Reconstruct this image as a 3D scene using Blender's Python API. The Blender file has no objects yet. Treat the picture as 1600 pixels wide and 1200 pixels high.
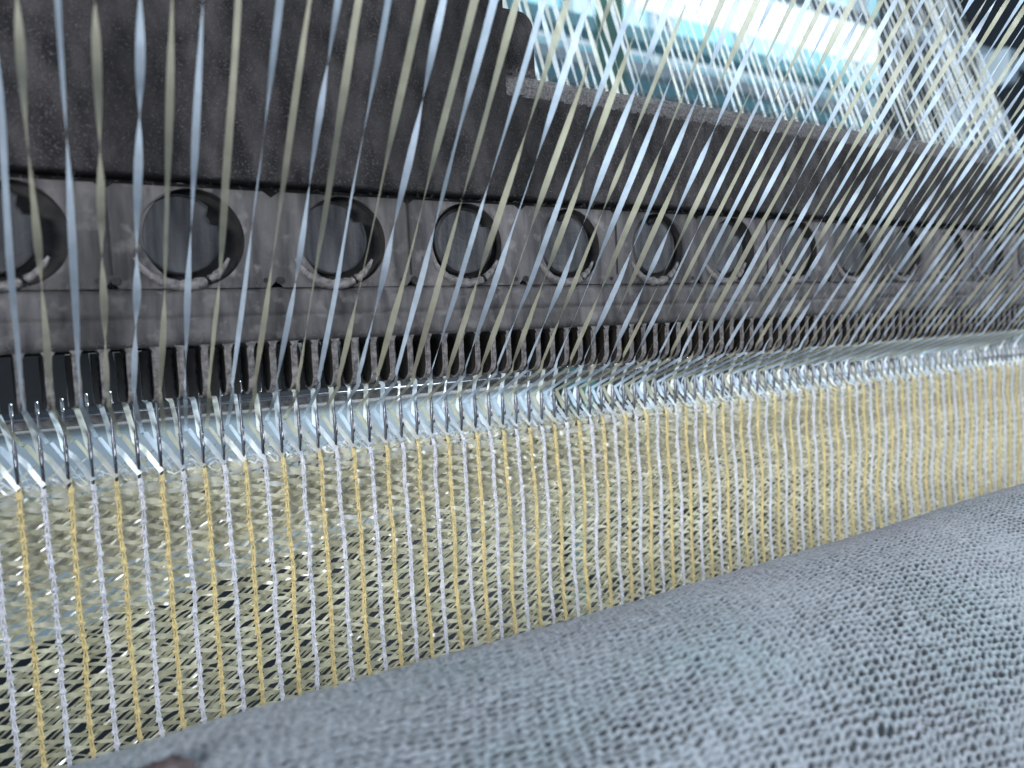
import bpy, math, random
import numpy as np
from mathutils import Vector, Matrix, noise
random.seed(7)
S = bpy.context.scene
C = S.collection
H = 0.175                    # distance camera -> needle plane (metres)
P = 0.0242 * H               # needle pitch
R = math.radians

# ------------------------------------------------------------------ camera
xa = Vector((1900, -175, 1200)).normalized()           # machine axis in (right, down, forward)
dn = Vector((800, 16900, 1200)); dn = (dn - xa * dn.dot(xa)).normalized()
nn = xa.cross(dn)
if nn.z < 0: nn = -nn
right = Vector((xa.x, nn.x, -dn.x)); down = Vector((xa.y, nn.y, -dn.y)); fwd = Vector((xa.z, nn.z, -dn.z))
cam = bpy.data.cameras.new('camera'); co = bpy.data.objects.new('camera', cam); C.objects.link(co)
M = Matrix((( right.x, -down.x, -fwd.x, 0), (right.y, -down.y, -fwd.y, 0), (right.z, -down.z, -fwd.z, 0), (0, 0, 0, 1)))
co.matrix_world = M
cam.sensor_width = 36; cam.lens = 27
cam.clip_start = 0.005; cam.clip_end = 60
cam.dof.use_dof = True; cam.dof.focus_distance = 0.180; cam.dof.aperture_fstop = 27 / 1.5
S.camera = co

# ------------------------------------------------------------------ world and lamps
w = bpy.data.worlds.new('World'); S.world = w; w.use_nodes = True
bg = w.node_tree.nodes['Background']; bg.inputs[0].default_value = (0.50, 0.68, 0.92, 1); bg.inputs[1].default_value = 0.32
def area(name, loc, target, size, energy, col, sy=None):
    l = bpy.data.lights.new(name, 'AREA'); l.energy = energy; l.color = col; l.size = size
    if sy: l.shape = 'RECTANGLE'; l.size_y = sy
    o = bpy.data.objects.new(name, l); C.objects.link(o); o.location = loc
    o.rotation_euler = (Vector(target) - Vector(loc)).to_track_quat('-Z', 'Y').to_euler()
    return o
area('front_lamp', (1.0, -0.60, 0.50), (0.25, 0.17, -0.05), 0.7, 14, (0.88, 0.94, 1.0))
area('back_lamp', (0.9, 1.1, 1.3), (0.2, 0.2, 0.0), 0.8, 75, (0.80, 0.93, 1.0), 0.5)
area('under_fill', (0.60, 0.45, -0.262), (0.25, 0.165, -0.012), 0.09, 3.0, (0.88, 0.95, 1.0))  # added unseen light below the net, brightens the tape laps
fl = area('low_front_fill', (-0.27, -0.14, 0.07), (0.30, 0.17, -0.02), 0.12, 0.40, (0.93, 0.96, 1.0)); fl.data.spread = R(60)  # added unseen fill beside the camera, lifts laps and guide sides
area('wall_fill', (4.0, 1.9, 3.2), (4.5, 4.0, 1.6), 2.5, 85, (0.85, 0.96, 1.0))  # added unseen light that brightens the back wall and beams
S.view_settings.view_transform = 'Standard'; S.view_settings.look = 'None'
S.view_settings.gamma = 1; S.view_settings.exposure = 0; S.view_settings.use_curve_mapping = False
S.render.engine = 'CYCLES'
S.cycles.transparent_max_bounces = 24

# ------------------------------------------------------------------ helpers
def mesh(name, V, F, mats, parent=None, smooth=False, mi=None):
    m = bpy.data.meshes.new(name); m.from_pydata([tuple(v) for v in V], [], F)
    for k in (mats if isinstance(mats, (list, tuple)) else [mats]): m.materials.append(k)
    if mi is not None: m.polygons.foreach_set('material_index', mi)
    if smooth: m.polygons.foreach_set('use_smooth', [True] * len(m.polygons))
    m.update()
    o = bpy.data.objects.new(name, m); C.objects.link(o)
    if parent: o.parent = parent
    return o
def tag(o, label=None, cat=None, group=None, kind=None):
    if label: o['label'] = label
    if cat: o['category'] = cat
    if group: o['group'] = group
    if kind: o['kind'] = kind
    return o
def empty(name, loc=(0, 0, 0)):
    o = bpy.data.objects.new(name, None); C.objects.link(o); o.location = loc; o.empty_display_size = 0.01
    return o
class MB:
    def __init__(s): s.V = []; s.F = []; s.mi = []
    def add(s, V, F, mi=0):
        b = len(s.V); s.V += list(V); s.F += [tuple(b + i for i in f) for f in F]; s.mi += [mi] * len(F)
    def box(s, a, b, bev=0.0, mi=0):
        x0, y0, z0 = a; x1, y1, z1 = b
        if bev <= 0:
            V = [(x0,y0,z0),(x1,y0,z0),(x1,y1,z0),(x0,y1,z0),(x0,y0,z1),(x1,y0,z1),(x1,y1,z1),(x0,y1,z1)]
            s.add(V, [(0,3,2,1),(4,5,6,7),(0,1,5,4),(1,2,6,5),(2,3,7,6),(3,0,4,7)], mi); return
        e = bev                                        # bevelled along the X axis (profile in YZ)
        prof = [(y0,z0+e),(y0,z1-e),(y0+e*.3,z1-e*.3),(y0+e,z1),(y1-e,z1),(y1,z1-e),(y1,z0+e),(y1-e,z0),(y0+e,z0),(y0+e*.3,z0+e*.3)]
        n = len(prof); V = [(x0,)+q for q in prof] + [(x1,)+q for q in prof]
        F = [(i, (i+1)%n, n+(i+1)%n, n+i) for i in range(n)] + [tuple(range(n))[::-1], tuple(range(n, 2*n))]
        s.add(V, F, mi)
    def tube(s, pts, rads, n=6, mi=0, flat=1.0, cap=True):
        pts = [Vector(q) for q in pts]; V = []; F = []
        if not hasattr(rads, '__len__'): rads = [rads] * len(pts)
        for i, q in enumerate(pts):
            t = (pts[min(i+1, len(pts)-1)] - pts[max(i-1, 0)]).normalized()
            ref = Vector((1, 0, 0)) if abs(t.x) < 0.9 else Vector((0, 0, 1))
            v = t.cross(ref).normalized(); u = v.cross(t).normalized()
            for k in range(n):
                a = 2*math.pi*k/n
                V.append(q + u*math.cos(a)*rads[i] + v*math.sin(a)*rads[i]*flat)
        for i in range(len(pts)-1):
            for k in range(n):
                F.append((i*n+k, i*n+(k+1)%n, (i+1)*n+(k+1)%n, (i+1)*n+k))
        if cap: F += [tuple(range(n))[::-1], tuple((len(pts)-1)*n+k for k in range(n))]
        s.add(V, F, mi)
    def ribbon(s, pts, wid, tw, mi=0, ref=(0, 1, 0)):
        pts = [Vector(q) for q in pts]; V = []
        ref = Vector(ref)
        for i, q in enumerate(pts):
            t = (pts[min(i+1, len(pts)-1)] - pts[max(i-1, 0)]).normalized()
            u = t.cross(ref).normalized(); v = u.cross(t).normalized()
            a = tw[i] if hasattr(tw, '__len__') else tw
            ww = (wid[i] if hasattr(wid, '__len__') else wid) * .5
            d = (u*math.cos(a) + v*math.sin(a)) * ww
            V += [q - d, q + d]
        s.add(V, [(2*i, 2*i+1, 2*i+3, 2*i+2) for i in range(len(pts)-1)], mi)
    def build(s, name, mats, parent=None, smooth=False):
        return mesh(name, s.V, s.F, mats, parent, smooth, s.mi)

# ------------------------------------------------------------------ materials
def nodemat(name):
    m = bpy.data.materials.new(name); m.use_nodes = True
    nt = m.node_tree; return m, nt, nt.nodes['Principled BSDF']
def N(nt, t, **k):
    n = nt.nodes.new(t)
    for a, b in k.items(): setattr(n, a, b)
    return n
def setcol(b, c): b.inputs['Base Color'].default_value = (*c, 1)
def noisy(name, c1, c2, scale, rough=.7, metal=0., bump=0., bscale=None, stretch=(1,1,1), c3=None, s3=None, spec=.5, lo=.35, hi=.65, bdist=.0004, big=0):
    m, nt, b = nodemat(name)
    tc = N(nt, 'ShaderNodeTexCoord'); mp = N(nt, 'ShaderNodeMapping'); mp.inputs['Scale'].default_value = stretch
    nt.links.new(tc.outputs['Object'], mp.inputs[0])
    n1 = N(nt, 'ShaderNodeTexNoise'); n1.inputs['Scale'].default_value = scale; n1.inputs['Detail'].default_value = 6
    nt.links.new(mp.outputs[0], n1.inputs['Vector'])
    cr = N(nt, 'ShaderNodeValToRGB'); cr.color_ramp.elements[0].position = lo; cr.color_ramp.elements[1].position = hi
    cr.color_ramp.elements[0].color = (*c1, 1); cr.color_ramp.elements[1].color = (*c2, 1)
    nt.links.new(n1.outputs['Fac'], cr.inputs[0]); out = cr.outputs[0]
    if c3:
        n3 = N(nt, 'ShaderNodeTexNoise'); n3.inputs['Scale'].default_value = s3; n3.inputs['Detail'].default_value = 3
        nt.links.new(tc.outputs['Object'], n3.inputs['Vector'])
        r3 = N(nt, 'ShaderNodeValToRGB'); r3.color_ramp.elements[0].position = .56; r3.color_ramp.elements[1].position = .68
        nt.links.new(n3.outputs['Fac'], r3.inputs[0])
        mx = N(nt, 'ShaderNodeMixRGB'); mx.inputs[2].default_value = (*c3, 1)
        nt.links.new(r3.outputs[0], mx.inputs[0]); nt.links.new(out, mx.inputs[1]); out = mx.outputs[0]
    if big:
        n4 = N(nt, 'ShaderNodeTexNoise'); n4.inputs['Scale'].default_value = big; n4.inputs['Detail'].default_value = 3
        nt.links.new(mp.outputs[0], n4.inputs['Vector'])
        r4 = N(nt, 'ShaderNodeMapRange'); r4.inputs[1].default_value = .32; r4.inputs[2].default_value = .68; r4.inputs[3].default_value = .5; r4.inputs[4].default_value = 1.3
        nt.links.new(n4.outputs['Fac'], r4.inputs[0])
        m4 = N(nt, 'ShaderNodeVectorMath', operation='SCALE'); nt.links.new(out, m4.inputs[0]); nt.links.new(r4.outputs[0], m4.inputs['Scale']); out = m4.outputs[0]
    nt.links.new(out, b.inputs['Base Color'])
    b.inputs['Roughness'].default_value = rough; b.inputs['Metallic'].default_value = metal
    b.inputs['Specular IOR Level'].default_value = spec
    if bump:
        n2 = N(nt, 'ShaderNodeTexNoise'); n2.inputs['Scale'].default_value = bscale or scale*3; n2.inputs['Detail'].default_value = 5
        nt.links.new(tc.outputs['Object'], n2.inputs['Vector'])
        bp = N(nt, 'ShaderNodeBump'); bp.inputs['Strength'].default_value = bump; bp.inputs['Distance'].default_value = bdist
        nt.links.new(n2.outputs['Fac'], bp.inputs['Height']); nt.links.new(bp.outputs[0], b.inputs['Normal'])
    return m
def film(name, col, trans=.35, clear=.15, rough=.35, gloss=.12):
    """plastic tape: diffuse + translucent + gloss, slightly see-through"""
    m = bpy.data.materials.new(name); m.use_nodes = True; nt = m.node_tree; nt.nodes.clear()
    tc = N(nt, 'ShaderNodeTexCoord'); nz = N(nt, 'ShaderNodeTexNoise'); nz.inputs['Scale'].default_value = 350; nz.inputs['Detail'].default_value = 3
    nt.links.new(tc.outputs['Object'], nz.inputs['Vector'])
    cr = N(nt, 'ShaderNodeValToRGB'); cr.color_ramp.elements[0].position = .3; cr.color_ramp.elements[1].position = .7
    cr.color_ramp.elements[0].color = (*[c*.82 for c in col], 1); cr.color_ramp.elements[1].color = (*[min(1, c*1.08) for c in col], 1)
    nt.links.new(nz.outputs['Fac'], cr.inputs[0])
    d = N(nt, 'ShaderNodeBsdfDiffuse'); t = N(nt, 'ShaderNodeBsdfTranslucent'); g = N(nt, 'ShaderNodeBsdfGlossy'); g.inputs['Roughness'].default_value = rough
    tr = N(nt, 'ShaderNodeBsdfTransparent'); o = N(nt, 'ShaderNodeOutputMaterial')
    nt.links.new(cr.outputs[0], d.inputs[0]); nt.links.new(cr.outputs[0], t.inputs[0])
    g.inputs[0].default_value = (.9, .93, 1, 1)
    a = N(nt, 'ShaderNodeMixShader'); a.inputs[0].default_value = trans; nt.links.new(d.outputs[0], a.inputs[1]); nt.links.new(t.outputs[0], a.inputs[2])
    b = N(nt, 'ShaderNodeMixShader'); b.inputs[0].default_value = gloss; nt.links.new(a.outputs[0], b.inputs[1]); nt.links.new(g.outputs[0], b.inputs[2])
    c = N(nt, 'ShaderNodeMixShader'); c.inputs[0].default_value = clear; nt.links.new(b.outputs[0], c.inputs[1]); nt.links.new(tr.outputs[0], c.inputs[2])
    nt.links.new(c.outputs[0], o.inputs[0])
    return m
def plain(name, c, rough=.5, metal=0., emit=0.):
    m, nt, b = nodemat(name); setcol(b, c); b.inputs['Roughness'].default_value = rough; b.inputs['Metallic'].default_value = metal
    if emit:
        b.inputs['Emission Color'].default_value = (*c, 1); b.inputs['Emission Strength'].default_value = emit
    return m
M_cast = noisy('dusty_cast_iron', (.013,.012,.013), (.060,.054,.056), 260, .85, 0, .9, 2600, (1,1,.5), (.085,.078,.078), 2800, .3, bdist=.0006, big=45)
M_smooth = noisy('dark_smooth_iron', (.011,.011,.013), (.030,.027,.027), 60, .7, .1, .4, 900, (3,3,.5), spec=.3)
M_band = noisy('grey_dusty_metal', (.050,.047,.050), (.145,.134,.133), 170, .65, .1, .4, 1100, (2,2,.35), (.16,.148,.145), 300, .4, bdist=.0003, big=40)
M_disc = noisy('worn_screw_face', (.022,.024,.030), (.095,.096,.10), 150, .55, .4, .5, 900, (2.5,2.5,.3), spec=.4, big=60)
M_hole = noisy('recess_shade', (.008,.008,.009), (.030,.027,.026), 400, .8)  # near-black, the shade of recesses and groove put into the colour
M_lint = noisy('grey_lint', (.13,.12,.118), (.30,.28,.275), 900, .95, 0, 1, 2500, bdist=.0006)
M_dust = noisy('pale_settled_dust', (.07,.066,.066), (.22,.21,.21), 1800, .95, 0, 1, 4000, bdist=.0005)
M_blade = noisy('brown_guide_steel', (.016,.013,.011), (.05,.041,.035), 300, .5, .5, .3, 1200, (1,1,.3))
M_brown = noisy('brown_sheet_steel', (.16,.13,.115), (.32,.27,.24), 300, .5, .3, .3, 1200, (1,1,.3))
M_steel = noisy('polished_steel', (.22,.22,.25), (.42,.42,.46), 300, .28, 1., .15, 900, (1,1,.3))
M_pale_steel = noisy('pale_steel', (.45,.46,.46), (.62,.63,.62), 300, .5, .2, .3, 1200)
M_tip = plain('polished_hook_steel', (.85,.86,.9), .2, .9)
M_rail = noisy('dusty_rail', (.12,.115,.115), (.3,.29,.29), 700, .6, .3, .6, 2000)
M_white = film('bluish_white_tape', (.52,.61,.71), .45, .08)
M_khaki = film('pale_yellow_tape', (.45,.435,.325), .48, .2, .35, .08)
M_back = film('clear_white_tape', (.82,.88,.92), .5, .10)
M_cream = film('cream_tape', (.84,.83,.74), .5, .10)
M_inlay = film('clear_inlay_tape', (.88,.85,.66), .38, .10, .3, .12)
M_inlay2 = film('greyish_inlay_tape', (.74,.72,.54), .38, .2, .25, .16)
M_inlay3 = film('dull_inlay_tape', (.60,.575,.41), .35, .15, .25, .16)
M_yel = film('golden_stitch_yarn', (.88,.73,.36), .25, 0, .45, .05)
M_wht = film('white_stitch_yarn', (.86,.86,.92), .25, 0, .45, .05)
M_glint = film('glint_white_film', (.92,.95,1), .4, .05, .4, .12)  # white film, glints along the net put into its colour

# ================================================================== background hall
def slab(name, a, b, mat, label, cat, kind=None, parent=None, group=None):
    mb = MB(); mb.box(a, b); o = mb.build(name, mat, parent)
    if not parent: tag(o, label, cat, group, kind)
    return o
M_wall = noisy('teal_wall_paint', (.40,.62,.68), (.55,.74,.80), 2.0, .7)
slab('hall_wall', (-4, 4.0, -2.5), (12, 4.1, 4), M_wall, 'pale blue green back wall of the mill hall', None, 'structure')
slab('hall_floor', (-4, -1.5, -1.25), (12, 4.0, -1.2), noisy('floor_paint', (.12,.15,.16), (.2,.24,.25), 3, .5), 'grey factory floor far below', None, 'structure')
M_pane = plain('daylit_pane', (.26,.56,.66), .3, 0, .75)
M_pane2 = plain('frosted_pane', (.42,.70,.80), .3, 0, .75)
M_teal = noisy('teal_enamel', (.18,.44,.50), (.26,.54,.60), 8, .4)
M_palebeam = noisy('pale_painted_steel', (.55,.66,.72), (.75,.82,.86), 8, .4)
names_w = ['far window above the guide bar beside the green column', 'far window behind the fluorescent lamp', 'far window at the right beside the dark machine frame']
for k, (xa_, xb_) in enumerate(((1.6, 3.7), (3.85, 5.9), (6.05, 8.6))):
    t = tag(empty('window', (xa_, 3.9, .9)), names_w[k], 'window')
    inv = Vector((xa_, 3.9, .9))
    def W(a, b, nm, mat):
        mb = MB(); mb.box(Vector(a)-inv, Vector(b)-inv); return mb.build(nm, mat, t)
    zs = [.95, 1.42, 1.78, 2.2, 2.75]
    for r_ in range(4):
        for c_ in range(3):
            ww = (xb_-xa_)/3
            W((xa_+c_*ww+.03, 3.93, zs[r_]+.03), (xa_+(c_+1)*ww-.03, 3.95, zs[r_+1]-.03), 'pane', (M_pane, M_pane2)[(r_*2+c_+k) % 3 == 0])
    fr = MB()
    for z in zs: fr.box(Vector((xa_, 3.88, z-.03))-inv, Vector((xb_, 3.98, z+.03))-inv)
    for c_ in range(4): fr.box(Vector((xa_+c_*(xb_-xa_)/3-.03, 3.87, .92))-inv, Vector((xa_+c_*(xb_-xa_)/3+.03, 3.985, 2.78))-inv)
    fr.build('frame', M_palebeam, t)
# fluorescent batten
t = tag(empty('fluorescent_lamp', (1.8, 1.5, .86)), 'long bright fluorescent lamp glowing behind the tapes at top right', 'lamp')
mb = MB(); mb.box((-.55, -.035, .03), (.60, .035, .075), .012); mb.build('housing', M_palebeam, t)
mb = MB(); mb.box((-.54, -.04, -.055), (.585, .04, .029), .02); mb.build('tube', plain('lit_tube', (.86,.95,1.), .4, 0, 1.2), t)
# long beams parallel to the machine
slab('beam', (.8, 2.0, .845), (6, 2.06, .885), M_palebeam, 'pale steel beam running behind the tapes just above the guide bar', 'beam')
slab('pipe', (.8, 2.2, .86), (6, 2.26, .91), M_teal, 'teal pipe running just below the pale steel beam', 'pipe')
slab('cable_tray', (.8, 2.6, 1.24), (7, 2.7, 1.30), M_teal, 'teal cable tray high above the pale beam', 'cable tray')
slab('column', (1.03, 1.2, -1.2), (1.062, 1.25, 1.6), noisy('dark_green_paint', (.02,.06,.05), (.04,.10,.08), 9, .5), 'dark green steel column behind the white tapes', 'column')
# dark machine frame on the right
M_black = noisy('black_machine_paint', (.008,.01,.013), (.03,.035,.045), 12, .45)
t = tag(empty('machine', (1.80, 1.0, -1.2)), 'dark blurred machine frame at the top right edge', 'machine')
for a, b, nm, mt in (((0,0,0),(.9,.12,2.2),'upright', M_black), ((-.36,.14,1.45),(.1,.22,1.62),'bracket', noisy('grey_casting', (.05,.06,.08), (.14,.16,.2), 14, .5)), ((-.12,-.02,1.80),(.5,-.005,1.83),'rail', M_palebeam), ((.18,-.09,1.72),(.22,-.02,1.80),'handle', M_palebeam), ((.02,-.08,1.5),(.2,-.02,1.66),'gear_box', noisy('blue_grey_casting', (.06,.09,.12), (.12,.18,.22), 14, .5))):
    mb = MB(); mb.box(a, b, .01); mb.build(nm, mt, t)
# pale cover sheet seen between the needles
t = tag(empty('cover_sheet', (0, .5, 0)), 'pale blue sheet metal cover glimpsed behind the needles at left', 'cover')
V = [(-.25,0,-.044),(.352,0,-.044),(.352,0,-.10),(.20,0,-.13),(-.25,0,-.20)]
V += [(x, .004, z) for x, y, z in V]
mesh('sheet', V, [(0,1,2,3,4),(9,8,7,6,5)]+[(i,(i+1)%5,5+(i+1)%5,5+i) for i in range(5)], noisy('pale_blue_enamel', (.50,.62,.70), (.66,.76,.82), 14, .45), t)
mb = MB(); mb.box((-.25,-.006,-.0455),(.352,.006,-.0435)); mb.build('rolled_edge', M_rail, t)
slab('post', (.357, .49, -.5), (.372, .51, -.03), noisy('dark_teal', (.01,.06,.07), (.02,.10,.11), 12, .5), 'dark teal post right of the pale cover sheet', 'post')
slab('machine', (-.4, .62, -1.2), (1.35, .9, -.02), M_black, 'black machine bed in the gloom behind the fabric', 'machine')
slab('oil_pan', (.43, .56, -.10), (.445, .60, -.05), noisy('dull_teal', (.01,.10,.12), (.03,.18,.20), 12, .5), 'small teal box on the black machine bed', 'box')
slab('tray', (1.0, .60, -.16), (1.9, .615, -.03), noisy('greyish_green', (.20,.26,.24), (.38,.44,.42), 30, .5), 'grey green tray behind the far end of the fabric', 'tray')

# ================================================================== guide bar
XL, XR = -.12*H, 2.5*H
YB = .88*H
gb = tag(empty('guide_bar', (0, 0, 0)), 'long dark lint covered guide bar with round recesses above a comb of guides', 'guide bar')
def fb(p, s=1.0): return noise.fractal(Vector(p)*s, .6, 2.1, 4)
def strip_grid(name, prof, x0, x1, dx, mats, amp, nsc, parent, seg=.0012, smooth=True, lip=None):
    """extrude a YZ profile (front face, outward -Y) along X with noise displacement"""
    pr = []
    for (a, b) in zip(prof[:-1], prof[1:]):
        n = max(1, int(math.hypot(b[0]-a[0], b[1]-a[1]) / seg))
        pr += [(a[0]+(b[0]-a[0])*k/n, a[1]+(b[1]-a[1])*k/n) for k in range(n)]
    pr.append(prof[-1]); n = len(pr); V = []; nx = int((x1-x0)/dx)
    for i in range(nx+1):
        x = x0 + (x1-x0)*i/nx
        for (y, z) in pr:
            d = amp * noise.fractal(Vector((x, y, z))*nsc, .7, 2.0, 3)
            if lip and z > lip[0]: d += lip[1] * (z-lip[0]) / (lip[2]-lip[0]) * noise.noise(Vector((x*900, z*900, 3)))
            V.append((x, y - d, z + d*.5))
    F = [(i*n+k, (i+1)*n+k, (i+1)*n+k+1, i*n+k+1) for i in range(nx) for k in range(n-1)]
    return mesh(name, V, F, mats, parent, smooth)
# upper casting (a real closed profile)
zt = .339*H
strip_grid('upper_casting', [(1.0*H,.174*H),(.872*H,.174*H),(.864*H,.1745*H),(.862*H,.177*H),(.862*H,zt-.031*H),(.868*H,zt-.024*H),(.885*H,zt-.016*H),(1.0*H,zt-.014*H),(1.0*H,.174*H)], XL, XR, .0011, M_cast, .00022, 700, gb)
# raised block at the left
strip_grid('raised_block', [(1.0*H,zt-.05*H),(.8645*H,zt-.05*H),(.8615*H,zt-.01*H),(.8605*H,zt+.01*H),(.860*H,.62*H),(1.0*H,.62*H)], XL, .556*H, .0012, M_cast, .00018, 260, gb)
V = [(.5562*H, y, z) for y, z in ((.8615*H,zt-.01*H),(.995*H,zt-.01*H),(.995*H,.62*H),(.8605*H,.62*H))]
mesh('block_end', V, [(0,1,2,3)], M_cast, gb)
strip_grid('dust_ledge', [(.8625*H,zt-.034*H),(.8608*H,zt-.028*H),(.866*H,zt-.014*H),(.878*H,zt-.002*H),(.90*H,zt+.003*H),(.96*H,zt+.004*H)], .5565*H, XR, .0004, M_dust, .00032, 2600, gb, .0004)
# rounded stub behind block
mb = MB(); n = 24
prof = [(.55*H,zt-.01*H)] + [( .608*H + .022*H*math.cos(a), .412*H + .022*H*math.sin(a)) for a in [R(90-90*k/8) for k in range(9)]][::1]
prof = [(.54*H, zt-.01*H), (.54*H, .434*H)] + prof[1:] + [(.630*H, zt-.01*H)]
m_ = len(prof); V = [(x,.90*H,z) for x,z in prof]+[(x,.975*H,z) for x,z in prof]
mb.add(V, [tuple(range(m_)), tuple(range(m_,2*m_))[::-1]]+[(i,m_+i,m_+(i+1)%m_,(i+1)%m_) for i in range(m_)])
mb.build('stub', M_cast, gb)
# middle plate with round recesses
cell = .167*H; cz = .1140*H; cr_ = .0515*H; z0, z1 = .060*H, .1668*H
mb = MB()
k0, k1 = -2, 14
for k in range(k0, k1+1):
    cx = .1637*H + cell*k; x0, x1 = cx-cell/2, cx+cell/2; n = 56
    V = []; F = []
    for i in range(n):
        a = 2*math.pi*(i+.5)/n; c, s_ = math.cos(a), math.sin(a)
        q = min(((x1 if c > 0 else x0)-cx)/c if abs(c) > 1e-6 else 9, ((z1 if s_ > 0 else z0)-cz)/s_ if abs(s_) > 1e-6 else 9)
        rr = cr_*(1+.012*noise.noise(Vector((k*7+c, s_, 1))))
        V += [(cx+c*rr, YB, cz+s_*rr), (cx+c*(rr+(q-rr)*.12), YB-.0002, cz+s_*(rr+(q-rr)*.12)), (cx+c*q, YB, cz+s_*q), (cx+c*rr*.985, YB+.0026, cz+s_*rr*.985)]
    for i in range(n):
        j = (i+1) % n
        F += [(4*i, 4*i+1, 4*j+1, 4*j), (4*i+1, 4*i+2, 4*j+2, 4*j+1)]
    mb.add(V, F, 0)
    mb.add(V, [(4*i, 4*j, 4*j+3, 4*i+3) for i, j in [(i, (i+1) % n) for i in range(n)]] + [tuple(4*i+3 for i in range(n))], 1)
    # corner fills
    for sx in (0, 1):
        for sz in (0, 1): pass
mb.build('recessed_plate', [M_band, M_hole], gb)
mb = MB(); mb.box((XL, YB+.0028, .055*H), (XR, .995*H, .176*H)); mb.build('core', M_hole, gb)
# screws in the recesses
for k in range(k0, k1):
    cx = .1637*H + cell*k + random.uniform(-.0035,.0005)*1.0; sc = empty('screw', (cx-.001, YB, cz+.003*H)); sc.parent = gb
    r_ = .0425*H; n = 48; V = []; na = R(90 + random.choice((-55, -45, 0, 5, -60)))
    for ring, (rf, y) in enumerate(((1.0,.0026),(1.0,.0003),(.965,-.0002),(.93,.0002),(.0,.0000))):
        for i in range(n):
            a = 2*math.pi*i/n; d = abs((a-na+math.pi) % (2*math.pi)-math.pi); q = rf
            if d < .19 and rf > 0: q = rf*.80
            V.append((math.cos(a)*r_*q, y, math.sin(a)*r_*q))
    F = [(g*n+i, g*n+(i+1)%n, (g+1)*n+(i+1)%n, (g+1)*n+i) for g in range(4) for i in range(n)]
    mesh('screw_head', V, F, M_disc, sc, False)
    mb = MB(); pts = [(math.cos(a)*cr_*1.0, -.0004+.0002*random.random(), math.sin(a)*cr_*1.0-.003*H) for a in [R(205+130*i/26) for i in range(27)]]
    mb.tube(pts, [.0003+.0008*math.sin(math.pi*i/26)*(.7+.6*random.random()) for i in range(27)], 6); mb.build('lint_rim', M_lint, sc, True)
# small screw holes + seams
for k in range(k0, k1):
    cx = .1637*H + cell*(k+.5)
    mb = MB(); mb.tube([(cx+.004*H, YB-.0003, .068*H), (cx+.004*H, YB+.0005, .068*H)], .00075, 12); mb.build('screw_hole', M_hole, gb)
    mb = MB(); mb.tube([(cx-.012*H, YB-.00025, .068*H), (cx-.012*H, YB+.0005, .068*H)], .0005, 10); mb.build('screw_hole', M_hole, gb)
    if k % 2: mb = MB(); mb.box((cx-.00012, YB-.0003, .074*H), (cx+.00012, YB, .166*H)); mb.build('seam', M_hole, gb)
# lower band
lo_ = strip_grid('lower_band', [(.995*H,.061*H),(.884*H,.0605*H),(.874*H,.054*H),(.872*H,.030*H),(.8745*H,.028*H),(.8725*H,.026*H),(.872*H,.004*H),(.876*H,-.001*H),(.995*H,.0*H)], XL, XR, .0011, M_band, .00035, 420, gb, .0009)
# guides
def blade(xc, y0, y1, zb, th, rad, seedk, front=1):
    mb = MB(); zs = [0.004*H, 0, -.002*H, -.005*H, -.009*H] + [(-.009*H)+(zb+rad+.009*H)*k/10 for k in range(1, 11)] + [zb+rad*(1-math.sin(R(a))) for a in (18, 36, 54, 70, 82, 90)]
    V = []; ym = (y0+y1)/2; hw = (y1-y0)/2
    for i, z in enumerate(zs):
        q = max(0, (zb+rad-z)/rad) if z < zb+rad else 0
        h_ = hw*math.sqrt(max(.02, 1-q*q))
        fl = th*(1+1.5*max(0, 1+z/(.010*H))**2) if z > -.010*H else th
        jt = 1+.22*noise.noise(Vector((seedk*3.3, z*900, 0))); jy = .00018*noise.noise(Vector((seedk*1.7, z*1200, 5)))
        V += [(xc-fl*jt, ym-h_+jy, z), (xc+fl*jt, ym-h_+jy, z), (xc+fl*.8, ym+h_, z), (xc-fl*.8, ym+h_, z)]
    F = []; mi = []
    for i in range(len(zs)-1):
        for k in range(4):
            F.append((4*i+k, 4*i+(k+1)%4, 4*i+4+(k+1)%4, 4*i+4+k)); mi.append(1 if k in (0,) and front else (1 if k == 2 and front else 0))
    # bevel-ish lint ridge on the -X side edge
    mb.add(V, F); mb.mi = mi
    b = len(zs)*4-4; mb.F.append((b, b+1, b+2, b+3)); mb.mi.append(1)
    return mb
XN0 = -.017*H
for i in range(-3, 88):
    x = XN0 + (i+.5)*P
    mb = blade(x, .876*H, .918*H, -.0585*H+random.uniform(-1, 1)*.0012*H, .105*P, .020*H, i)
    # raised lint rim outlining the blade on the side that faces the camera
    pts = []
    for a in range(0, 190, 15):
        pts.append((x-.125*P, .897*H-.0195*H*math.cos(R(a)), -.0385*H-.0195*H*math.sin(R(a))))
    pts = [(x-.125*P, .8775*H, -.006*H-.0325*H*k/5) for k in range(5)] + pts + [(x-.125*P, .9165*H, -.0385*H+.03*H*k/4) for k in range(1, 5)]
    mb.tube(pts, [.00022*(.8+.5*random.random()) for _ in pts], 5, 1)
    mb.build('guide', [M_blade, M_lint], gb)

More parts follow.
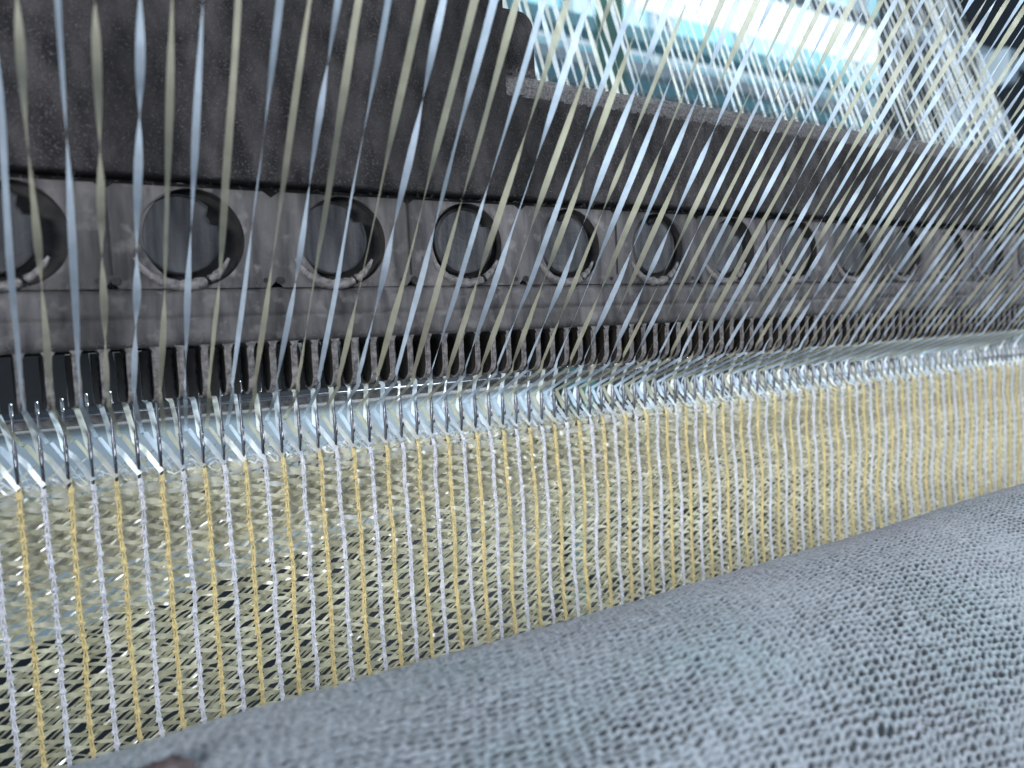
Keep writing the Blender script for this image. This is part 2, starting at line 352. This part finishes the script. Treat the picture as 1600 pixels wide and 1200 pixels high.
# rear guide bar: second comb
rg = tag(empty('rear_guide_bar'), 'second darker guide bar whose brown guides show between the front ones', 'guide bar')
mb = MB(); mb.box((XL, 1.003*H, .004*H), (XR, 1.03*H, .12*H), .002); mb.box((XL, .953*H, -.004*H), (XR, .990*H, -.0015*H)); mb.build('bar', M_hole, rg)
for i in range(-3, 94):
    x = XN0 + (i+.42)*P
    mb = MB(); zb = -.061*H + random.uniform(-1,1)*.001*H
    y0, y1 = .952*H, .972*H; th = .20*P
    mb.box((x-th, y0, zb), (x+th, y1, -.005*H), 0, 2)
    mb.box((x-th-.00012, y0-.0001, zb+.001), (x-th+.00004, y0+.0003, -.006*H), 0, 1)
    mb.build('guide', [M_blade, M_rail, M_brown], rg)
# added black backing that keeps the gaps between guides dark
slab('dark_backing', (XL, 1.24*H, -.082*H), (3.0*H, 1.4*H, .004*H), M_black, 'added black backing that darkens the gaps behind the two guide bars', 'beam')

# rail behind the needles
t = tag(empty('stitch_rail'), 'thin bright steel rail crossing behind the row of needles', 'rail')
mb = MB(); mb.box((XL, 1.055*H, -.0905*H), (.93*H, 1.075*H, -.0795*H), .0003); mb.build('bar', M_rail, t)
mb = MB(); mb.tube([(XL, 1.053*H, -.0785*H), (.96*H, 1.053*H, -.0785*H)], .00034, 8); mb.build('wire', M_steel, t, True)

# ================================================================== needles
nb = tag(empty('needle_bar'), 'row of polished latch needles standing behind the top edge of the net', 'needle bar')
mb = MB(); mb.box((XL, 1.02*H, -.25*H), (2.45*H, 1.045*H, -.175*H), .001); mb.build('bar', M_pale_steel, nb)
for i in range(-2, 95):
    x = XN0 + i*P; zt_ = -.0545*H + (random.uniform(-1,1)*.0012*H) + (.0 if i in (0,1,2) else .005*H)
    xj = random.uniform(-1,1)*.00005
    mb = MB(); yc = 1.0*H
    # shaft, widening, then the hook curling forward
    mb.tube([(x, yc+.0035, -.185*H), (x, yc+.0008, -.155*H), (x, yc, -.13*H), (x, yc, -.112*H), (x+xj, yc, -.100*H), (x+xj, yc, -.085*H), (x+xj, yc, zt_-.0012)], [.00036,.00036,.00038,.00042,.00034,.00029,.00024], 8, 0, 1.3, False)
    hk = [(x+xj, yc-.0006+.0006*math.cos(R(a)), zt_-.0012+.0010*math.sin(R(a))) for a in range(0, 190, 20)]
    hk += [(x+xj, yc-.0012, zt_-.0022), (x+xj, yc-.0009, zt_-.0027)]
    mb.tube(hk, [.00030]*5+[.00033]*(len(hk)-6)+[.00016], 8, 1)
    ob = mb.build('needle', [M_steel, M_tip], nb, True)
    m2 = MB(); zl = -.108*H
    m2.tube([(x, yc-.0004, zl), (x, yc-.0011, zl-.0012), (x, yc-.0013, zl-.0028), (x, yc-.0012, zl-.0036)], [.00012,.00016,.0002,.00030], 6, 0, .6)
    m2.tube([(x-.0005, yc-.0001, zl), (x+.0005, yc-.0001, zl)], .00014, 6)
    l = m2.build('latch', M_steel, ob, True)

# ================================================================== tapes
ORD = 'first second third fourth fifth sixth seventh eighth ninth tenth eleventh twelfth thirteenth fourteenth fifteenth sixteenth seventeenth eighteenth nineteenth twentieth twenty-first twenty-second twenty-third twenty-fourth twenty-fifth twenty-sixth twenty-seventh twenty-eighth twenty-ninth'.split()
def smoothpath(ctrl, step):
    out = []
    c = [Vector(q) for q in ctrl]
    for a, b in zip(c[:-1], c[1:]):
        n = max(1, int((b-a).length/step)); out += [a+(b-a)*k/n for k in range(n)]
    out.append(c[-1]); return out
fi = {0: 0, 1: 0}
for i in range(-2, 84):
    kd = (i % 2)            # 0 white, 1 khaki
    x = XN0 + (i+.5)*P; r = random.random
    xt = x + random.uniform(-.5, .5)*.25*P
    lapx = P
    top = (xt + random.uniform(-1,1)*.35*P, .37*H, .60*H); gd = (x-.02*P, .868*H, -.045*H)
    path = smoothpath([top, (xt, .868*H-.78*.10*H, .055*H), gd], .0011)
    for k, q in enumerate(path): q.x += .00035*noise.noise(Vector((i*5.3, q.z*45, 2)))*min(1, k/20, (len(path)-k)/20)
    nT = len(path)
    path += smoothpath([(x+.03*P, .876*H, -.0575*H), (x+P*(.30+.0)+.12*P, .94*H, -.0805*H), (x+P*.80, 1.006*H, -.1035*H+random.uniform(-1,1)*.003*H)], .0008)
    nG = len(path)
    path += smoothpath([(x+P*.95, 1.008*H, -.103*H), (x+P*1.55, 1.010*H, -.128*H), (x+P*(2.0), .997*H, -.150*H)], .0008)
    wd = []; tw = []
    half = random.uniform(.016, .06); ph = random.uniform(0, math.pi); w0 = random.uniform(.00095, .0013)
    if random.random() < .12: half = .08
    s = 0
    for k, q in enumerate(path):
        if k: s += (q-path[k-1]).length
        if k < nT: tw.append(ph + math.pi*s/half + .8*noise.noise(Vector((i*3.1, s*60, 0)))); wd.append(w0*(1-.45*max(0, 1-(nT-k)/9)))
        elif k < nG: tw.append(3.45-1.85*min(x/H, .95)+.3*math.sin((k-nT)*.22+i*1.7)); wd.append(.00078)
        else: tw.append(.2+.3*math.sin(i+k*.1)); wd.append(w0*.95)
    mb = MB(); mb.ribbon(path, wd, tw, 0, (0, .4, .9))
    o = mb.build('tape', M_khaki if kd else M_white, None, True)
    cn = 'pale yellow' if kd else 'bluish white'; j = fi[kd]; fi[kd] += 1
    if j < 24: lb = '%s tape of the front sheet, %s of its colour from the left' % (cn, ORD[j])
    else: lb = '%s tape of the front sheet, %s of its colour from the right' % (cn, ORD[42-j])
    tag(o, lb, 'tape', 'front sheet of tapes drawn down to the guides')
bi = 0
for i in range(-2, 112):
    x = XN0 + (i+.42)*P; xt = x + random.uniform(-1,1)*.5*P
    top = (xt-.0, 1.03*H+.36*(1.05*H), 1.05*H)
    path = smoothpath([top, (x, 1.045*H, .05*H), (x, .985*H, -.02*H), (x, .978*H, -.0600*H)], .0015); nT = len(path)
    path += smoothpath([(x+.12*P, .974*H, -.0655*H), (x+.38*P, .994*H, -.090*H), (x+.52*P, 1.008*H, -.112*H)], .0008)
    nG = len(path)
    path += smoothpath([(x+.9*P, 1.010*H, -.122*H), (x+1.58*P, .999*H, -.150*H)], .0008)
    wd = []; tw = []; half = random.choice((.05,.08,.14,.3)); ph = random.uniform(0, math.pi); s = 0; w0 = random.uniform(.0015, .0020) if i < 46 else random.uniform(.0009, .0011)
    for k, q in enumerate(path):
        if k: s += (q-path[k-1]).length
        if k < nT: tw.append(ph + math.pi*s/half); wd.append(w0)
        elif k < nG: tw.append(.5*math.sin(i*2.1+k*.1)); wd.append(.0011)
        else: tw.append(.3*math.sin(i*1.3)); wd.append(.0011)
    mb = MB(); mb.ribbon(path, wd, tw)
    lower = MB(); o = mb.build('tape', M_back if i % 2 else M_cream, None, True)
    cn = 'clear white' if i % 2 else 'cream'; j = (i+2)//2
    if j < 29: lb = '%s tape under the brown rear guides, %s of its colour from the left' % (cn, ORD[j])
    else: lb = '%s tape hanging behind the guide bar, %s of its colour from the right' % (cn, ORD[56-j])
    tag(o, lb, 'tape', 'rear sheet of tapes behind the guide bar')

# ================================================================== knitted net
net = tag(empty('net_fabric'), 'cream knitted shade net with alternating golden and white stitch columns', 'net')
ZF = -.152*H; RH = .0151*H; NR = 28
def fab(u, v):
    """u = wales (float), v = rows down (float) -> point on the fabric"""
    z = ZF - v*RH; y = 1.0*H + .0010*noise.noise(Vector((u*.12, v*.10, 0))) + .0004*math.sin(v*.5)
    if v < 1.2: y += .0016*(1.2-v)**2*.6; z += .0003*(1.2-v)
    x = XN0 + u*P + .25*P*0 + .00035*noise.noise(Vector((u*.7, v*.35, 9)))
    return Vector((x, y, z))
mb = MB()
rnd = random.Random(3)
def leaf(a, b, w, sag, back, mi):
    n = 5; pts = []; wd = []
    L = (b-a)
    tw = rnd.uniform(-.8, .8)
    for k in range(n+1):
        t = k/n; q = a + L*t + Vector((0, back*(.5+math.sin(math.pi*t)*.5), sag*math.sin(math.pi*t)))
        pts.append(q); wd.append(w*(.24+.76*math.sin(math.pi*min(1, max(0, t*.96+.02)))**.8))
    mb.ribbon(pts, wd, [tw*(1-2*k/n) + .25*rnd.uniform(-1,1) for k in range(n+1)], mi)
NW = 97
for i in range(-2, NW-2):
    for j in range(NR):
        J = lambda s=.15: rnd.uniform(-1, 1)*s*.6
        m0 = (0, 0, 3, 3, 4)[rnd.randrange(5)] if rnd.random() < .994 else 1
        m1 = (3, 0, 4)[rnd.randrange(3)]
        top = 1.0 if j > 3 else 1.15
        leaf(fab(i, j+J(.08)), fab(i+1, j+.40+J()), .00098*rnd.uniform(.75,1.2)*top, .0001*rnd.uniform(-1,1), .00012, m0)
        if rnd.random() < .8: leaf(fab(i, j+.52+J(.08)), fab(i+1, j+.22+J()), .00075*rnd.uniform(.6,1.2)*top, 0, .0004, m1)
        leaf(fab(i, j+1+J(.1)), fab(i+2, j-1.25+J(.3)), .00070*rnd.uniform(.7,1.3), .0002*rnd.uniform(-1,1), .0009, m1)
        if rnd.random() < (.95 if j < 9 else .5): leaf(fab(i, j+1.5), fab(i+2, j-.45+J(.4)), .00065*rnd.uniform(.6,1.3), 0, .0018, 4)
        if rnd.random() < (.7 if j < 9 else .3): leaf(fab(i, j+.1), fab(i+2, j+1.2+J(.4)), .0007*rnd.uniform(.6,1.2), 0, .0015, 4)
        if j < 11: leaf(fab(i, j+.3+J()), fab(i+1, j+.7+J()), .00135, 0, .0022, 0 if rnd.random() < .6 else 3)
        if j < 10 and rnd.random() < .8*(1-j/10): leaf(fab(i, j+.2), fab(i+1, j+.6+J(.4)), .0011, 0, .0014, 0)
for i in range(-2, NW-2):
    for q in range(5):
        a = rnd.uniform(-.2, .4); v = rnd.uniform(-.15, 1.6)
        leaf(fab(i+a, v), fab(i+a+1.1, v+rnd.uniform(-.5, .5)), .0011, 0, .0002*q, 2)
mb.build('inlay_tapes', [M_inlay, M_glint, M_cream, M_inlay2, M_inlay3], net, True)
# white film loops at the top edge, with glints put into their colour
mb = MB()
for i in range(-2, NW-2):
    for q in range(3):
        a = fab(i+rnd.uniform(.1,.3), -.2+rnd.uniform(-.3,.3)); b = fab(i+rnd.uniform(.7,.95), -.1+rnd.uniform(-.3,.5))
        a.y -= .0004; b.y -= .0004; pts = []
        for k in range(7):
            t = k/6; pts.append(a.lerp(b, t)+Vector((0, -.0005*math.sin(math.pi*t), (.0004+.0007*rnd.random())*math.sin(math.pi*t)*(1 if q else -1))))
        mb.ribbon(pts, .00045*rnd.uniform(.6,1.2), [rnd.uniform(-1,1) for _ in pts])
    if rnd.random() < .8: mb.tube([fab(i+.1, -.3)+Vector((0,-.0005,0)), fab(i+.5, -.8)+Vector((0,-.0008,0)), fab(i+.9, -.2)+Vector((0,-.0005,0))], .00022, 5)
mb.build('edge_loops', M_glint, net, True)
for i in range(-2, NW-2):
    yellow = (i % 2 == 0); mb = MB()
    off = rnd.random(); j = 0.
    pts = []; rd = []
    while j < NR:
        L = 1.0; c0 = rnd.uniform(-.04,.04); 
        for t, r_ in ((0,.50),(.10,.70),(.3,.66),(.55,.84),(.80,1.25),(.93,1.75),(.985,.70)):
            q = fab(i + c0*(1-t), j+t*L-.3); q.y -= .0005 + .00012*r_
            q.x += .0001*math.sin(j*2.4+t*3); pts.append(q); rd.append(.00040*r_*rnd.uniform(.9,1.1))
        j += L
    mb.tube(pts, rd, 7, 0, .75)
    # loop legs: two thin strands twisting over each stitch, and wraps around the knots
    for j in range(NR):
        a = fab(i, j-.3); b = fab(i, j+.72)
        for sgn in (-1, 1):
            mb.tube([a+Vector((sgn*.0001,-.0009,0)), a.lerp(b,.5)+Vector((sgn*.00030,-.00095,0)), b+Vector((sgn*.00034,-.0007,0)), b+Vector((sgn*.0005,-.0001,-.0001))], [.00013,.00016,.00016,.0001], 5)
        k_ = b+Vector((0,0,.00005)); mb.tube([k_+Vector((-.0006,-.0002,-.0002)), k_+Vector((-.0003,-.00105,0)), k_+Vector((.0003,-.00105,.00005)), k_+Vector((.0006,-.0002,-.0001))], [.00016,.00028,.00028,.00016], 5)
    o = mb.build('stitch_column', M_yel if yellow else M_wht, net, True)
    o['label'] = 'golden yellow chain stitch column' if yellow else 'white chain stitch column'

# ================================================================== cloth roller
th0 = math.atan(.480); tt = .125; RR = .050
Cy = tt*math.cos(th0) - RR*math.sin(th0); Cz = -tt*math.sin(th0) - RR*math.cos(th0)
rl = tag(empty('cloth_roller', (0, Cy, Cz)), 'large roller wound with grey blue knitted cloth full of small dark holes', 'roller')
x0, x1 = -.03, .40; dx = .00042; nx = int((x1-x0)/dx); a0, a1 = R(-35), R(125); na = int((a1-a0)*RR/.00040)
xs = np.linspace(x0, x1, nx+1); an = np.linspace(a0, a1, na+1)
XX, AA = np.meshgrid(xs, an, indexing='ij')
def vnoise(x, y, seed):
    xi = np.floor(x).astype(np.int64); yi = np.floor(y).astype(np.int64); fx = x-xi; fy = y-yi
    fx = fx*fx*(3-2*fx); fy = fy*fy*(3-2*fy)
    def h(a, b):
        v = (a*374761393 + b*668265263 + seed*974711) & 0xffffffff
        v = ((v ^ (v >> 13))*1274126177) & 0xffffffff
        return ((v ^ (v >> 16)) & 0xffff)/65535.
    return (h(xi,yi)*(1-fx)+h(xi+1,yi)*fx)*(1-fy)+(h(xi,yi+1)*(1-fx)+h(xi+1,yi+1)*fx)*fy
arc = AA*RR*1000; XM = XX*1000         # millimetres
ux = XM + .9*(vnoise(XM/9, arc/9, 1)-.5)*2 + .9*(vnoise(XM/2.2, arc/1.6, 31)-.5) + .45*arc + 1.2*np.sin(arc/13)
uy = arc + .8*(vnoise(XM/11, arc/7, 2)-.5)*2 + .55*(vnoise(XM/2.3, arc/1.7, 32)-.5) + .16*XM
px_, py_ = 1.95, 1.12
col_ = np.floor(ux/px_); row_ = uy/py_ + .5*(col_ % 2)
cx_ = (ux/px_) - col_ - .5; cy_ = row_ - np.floor(row_) - .5
rndc = vnoise(col_*1.0+.01, np.floor(row_)+.01, 5)
big = vnoise(XM/22, arc/14, 8)
hole = np.clip(1 - ((cx_/.48)**2 + (cy_/.31)**2), 0, 1)**.45 * (.45+.7*rndc) * np.clip(.55+.9*big, 0, 1.25)
fuzz = vnoise(XM/.45, arc/.45, 15)*.14 + vnoise(XM/.8, arc/.8, 11)*.2 + vnoise(XM/2.5, arc/2.5, 12)*.25
wave = 2.6*(vnoise(XM/70+3+arc/60, arc/24-XM/150, 21)-.5) + .5*np.sin((arc*.8+XM*.25)/5.5)*vnoise(XM/50, arc/30, 41)
rad = RR + (fuzz - .85*hole + wave - .15)/1000.
Yv = rad*np.sin(AA); Zv = rad*np.cos(AA)      # angle 0 = top, + towards the viewer is -Y
Yv = -Yv
co_ = np.stack([XX, Yv, Zv], -1).reshape(-1, 3).astype(np.float32)
m = bpy.data.meshes.new('cloth'); nV = co_.shape[0]
I, K = np.meshgrid(np.arange(nx), np.arange(na), indexing='ij'); b_ = I*(na+1)+K
quads = np.stack([b_, b_+na+1, b_+na+2, b_+1], -1)[..., ::-1].reshape(-1, 4)
m.vertices.add(nV); m.vertices.foreach_set('co', co_.ravel())
m.loops.add(quads.size); m.loops.foreach_set('vertex_index', quads.ravel().astype(np.int32))
m.polygons.add(len(quads)); m.polygons.foreach_set('loop_start', np.arange(0, quads.size, 4, dtype=np.int32))
m.update(calc_edges=True); m.polygons.foreach_set('use_smooth', np.ones(len(quads), bool))
at = m.attributes.new('gap', 'FLOAT', 'POINT'); at.data.foreach_set('value', hole.ravel().astype(np.float32))
mc, nt, b = nodemat('knitted_cloth')
ga = N(nt, 'ShaderNodeAttribute', attribute_name='gap'); tc = N(nt, 'ShaderNodeTexCoord')
n1 = N(nt, 'ShaderNodeTexNoise'); n1.inputs['Scale'].default_value = 1500; n1.inputs['Detail'].default_value = 4
n2 = N(nt, 'ShaderNodeTexNoise'); n2.inputs['Scale'].default_value = 28; n2.inputs['Detail'].default_value = 2
for n_ in (n1, n2): nt.links.new(tc.outputs['Object'], n_.inputs['Vector'])
c1 = N(nt, 'ShaderNodeValToRGB'); c1.color_ramp.elements[0].position = .3; c1.color_ramp.elements[1].position = .7
c1.color_ramp.elements[0].color = (.13,.15,.17,1); c1.color_ramp.elements[1].color = (.31,.345,.385,1)
nt.links.new(n1.outputs['Fac'], c1.inputs[0])
c2 = N(nt, 'ShaderNodeValToRGB'); e = c2.color_ramp.elements; e[0].position = .25; e[0].color = (.88,1,.97,1); e[1].position = .72; e[1].color = (1,.90,.95,1)
k_ = c2.color_ramp.elements.new(.45); k_.color = (1,1,1,1); k_ = c2.color_ramp.elements.new(.60); k_.color = (1,1,1,1)
nt.links.new(n2.outputs['Fac'], c2.inputs[0])
mu = N(nt, 'ShaderNodeMixRGB', blend_type='MULTIPLY'); mu.inputs[0].default_value = 1; nt.links.new(c1.outputs[0], mu.inputs[1]); nt.links.new(c2.outputs[0], mu.inputs[2])
rg_ = N(nt, 'ShaderNodeMapRange'); rg_.inputs[1].default_value = .10; rg_.inputs[2].default_value = .55; rg_.inputs[4].default_value = .9; nt.links.new(ga.outputs['Fac'], rg_.inputs[0])
mx = N(nt, 'ShaderNodeMixRGB'); mx.inputs[2].default_value = (.012,.014,.020,1); nt.links.new(rg_.outputs[0], mx.inputs[0]); nt.links.new(mu.outputs[0], mx.inputs[1])
nt.links.new(mx.outputs[0], b.inputs['Base Color']); b.inputs['Roughness'].default_value = .9; b.inputs['Specular IOR Level'].default_value = .2
b.inputs['Sheen Weight'].default_value = .3
bp = N(nt, 'ShaderNodeBump'); bp.inputs['Strength'].default_value = .8; bp.inputs['Distance'].default_value = .0003
nt.links.new(n1.outputs['Fac'], bp.inputs['Height']); nt.links.new(bp.outputs[0], b.inputs['Normal'])
m.materials.append(mc); o = bpy.data.objects.new('cloth', m); C.objects.link(o); o.parent = rl
mb = MB(); mb.tube([(x0+.002, 0, 0), (x1, 0, 0)], RR-.0035, 64); mb.build('core', M_hole, rl, True)
# dark brown wad
mb = MB()
V = []; F = []; nu, nv = 22, 12
Wc = Vector((.0140, 0, 0)); 
for a in range(nu):
    for c in range(nv+1):
        ph = 2*math.pi*a/nu; te = math.pi*c/nv
        d = Vector((math.cos(ph)*math.sin(te)*.0030, math.sin(ph)*math.sin(te)*.0020, math.cos(te)*.0013))
        V.append(d*(1+.35*noise.noise(d*1200)))
F = [(a*(nv+1)+c, ((a+1)%nu)*(nv+1)+c, ((a+1)%nu)*(nv+1)+c+1, a*(nv+1)+c+1) for a in range(nu) for c in range(nv)]
wd_ = mesh('lint_wad', V, F, noisy('brown_lint', (.05,.035,.035), (.13,.10,.10), 500, .95, 0, 1, 1500), None, True)
aw = th0+R(2.0); wd_.location = (.0100, .0955, -.0494)
tag(wd_, 'dark brown wad of lint lying on the roller at the bottom edge', 'lint wad')

mb = MB(); rf = random.Random(5)
for _ in range(70):
    q = fab(rf.uniform(0, 90), rf.uniform(-.5, 22)); q.y -= .0012; pts = [q]; v = Vector((rf.uniform(-1,1), -.3, rf.uniform(-.6,1))).normalized()
    for k in range(8): v = (v+Vector((rf.uniform(-1,1), rf.uniform(-.5,.4), rf.uniform(-1,1)))*.35).normalized(); pts.append(pts[-1]+v*.0005)
    mb.tube(pts, .000035, 3, cap=False)
mb.build('loose_filaments', M_glint, net)['kind'] = 'stuff'
# ================================================================== lint fuzz
mb = MB(); rr = random.Random(11)
def fibre(q, d, L, w):
    pts = [q]; v = Vector(d).normalized()
    for k in range(3):
        v = (v + Vector((rr.uniform(-1,1), rr.uniform(-1,1), rr.uniform(-1,1)))*.6).normalized(); pts.append(pts[-1]+v*L/3)
    mb.ribbon(pts, w, rr.uniform(0, 3))
for _ in range(9000):
    x = rr.uniform(.45*H, XR) if rr.random() < .93 else rr.uniform(XL, .5*H)
    if rr.random() < .62: q = Vector((x, .866*H+rr.random()**2*.02*H, zt+rr.uniform(-.006,.002)*H)); d = (rr.uniform(-1,1), -.5, rr.uniform(.2,1)); L = rr.uniform(.0006,.0018)
    else: q = Vector((x, .8615*H, .175*H+rr.random()*(zt-.18*H))); d = (rr.uniform(-1,1), -.6, rr.uniform(-1,.6)); L = rr.uniform(.0003,.0009)
    if x < .556*H and q.z > zt-.01*H: continue
    fibre(q, d, L, .00005)
for _ in range(1500):
    x = rr.uniform(XL, XR); q = Vector((x, .871*H, rr.choice((.0605,.003,.168))*H)); fibre(q, (rr.uniform(-1,1),-.6,rr.uniform(-.5,1)), rr.uniform(.0004,.0014), .00006)
tag(mb.build('lint', M_lint, None), 'grey lint fuzz clinging to the ledges of the guide bar', None, None, 'stuff')
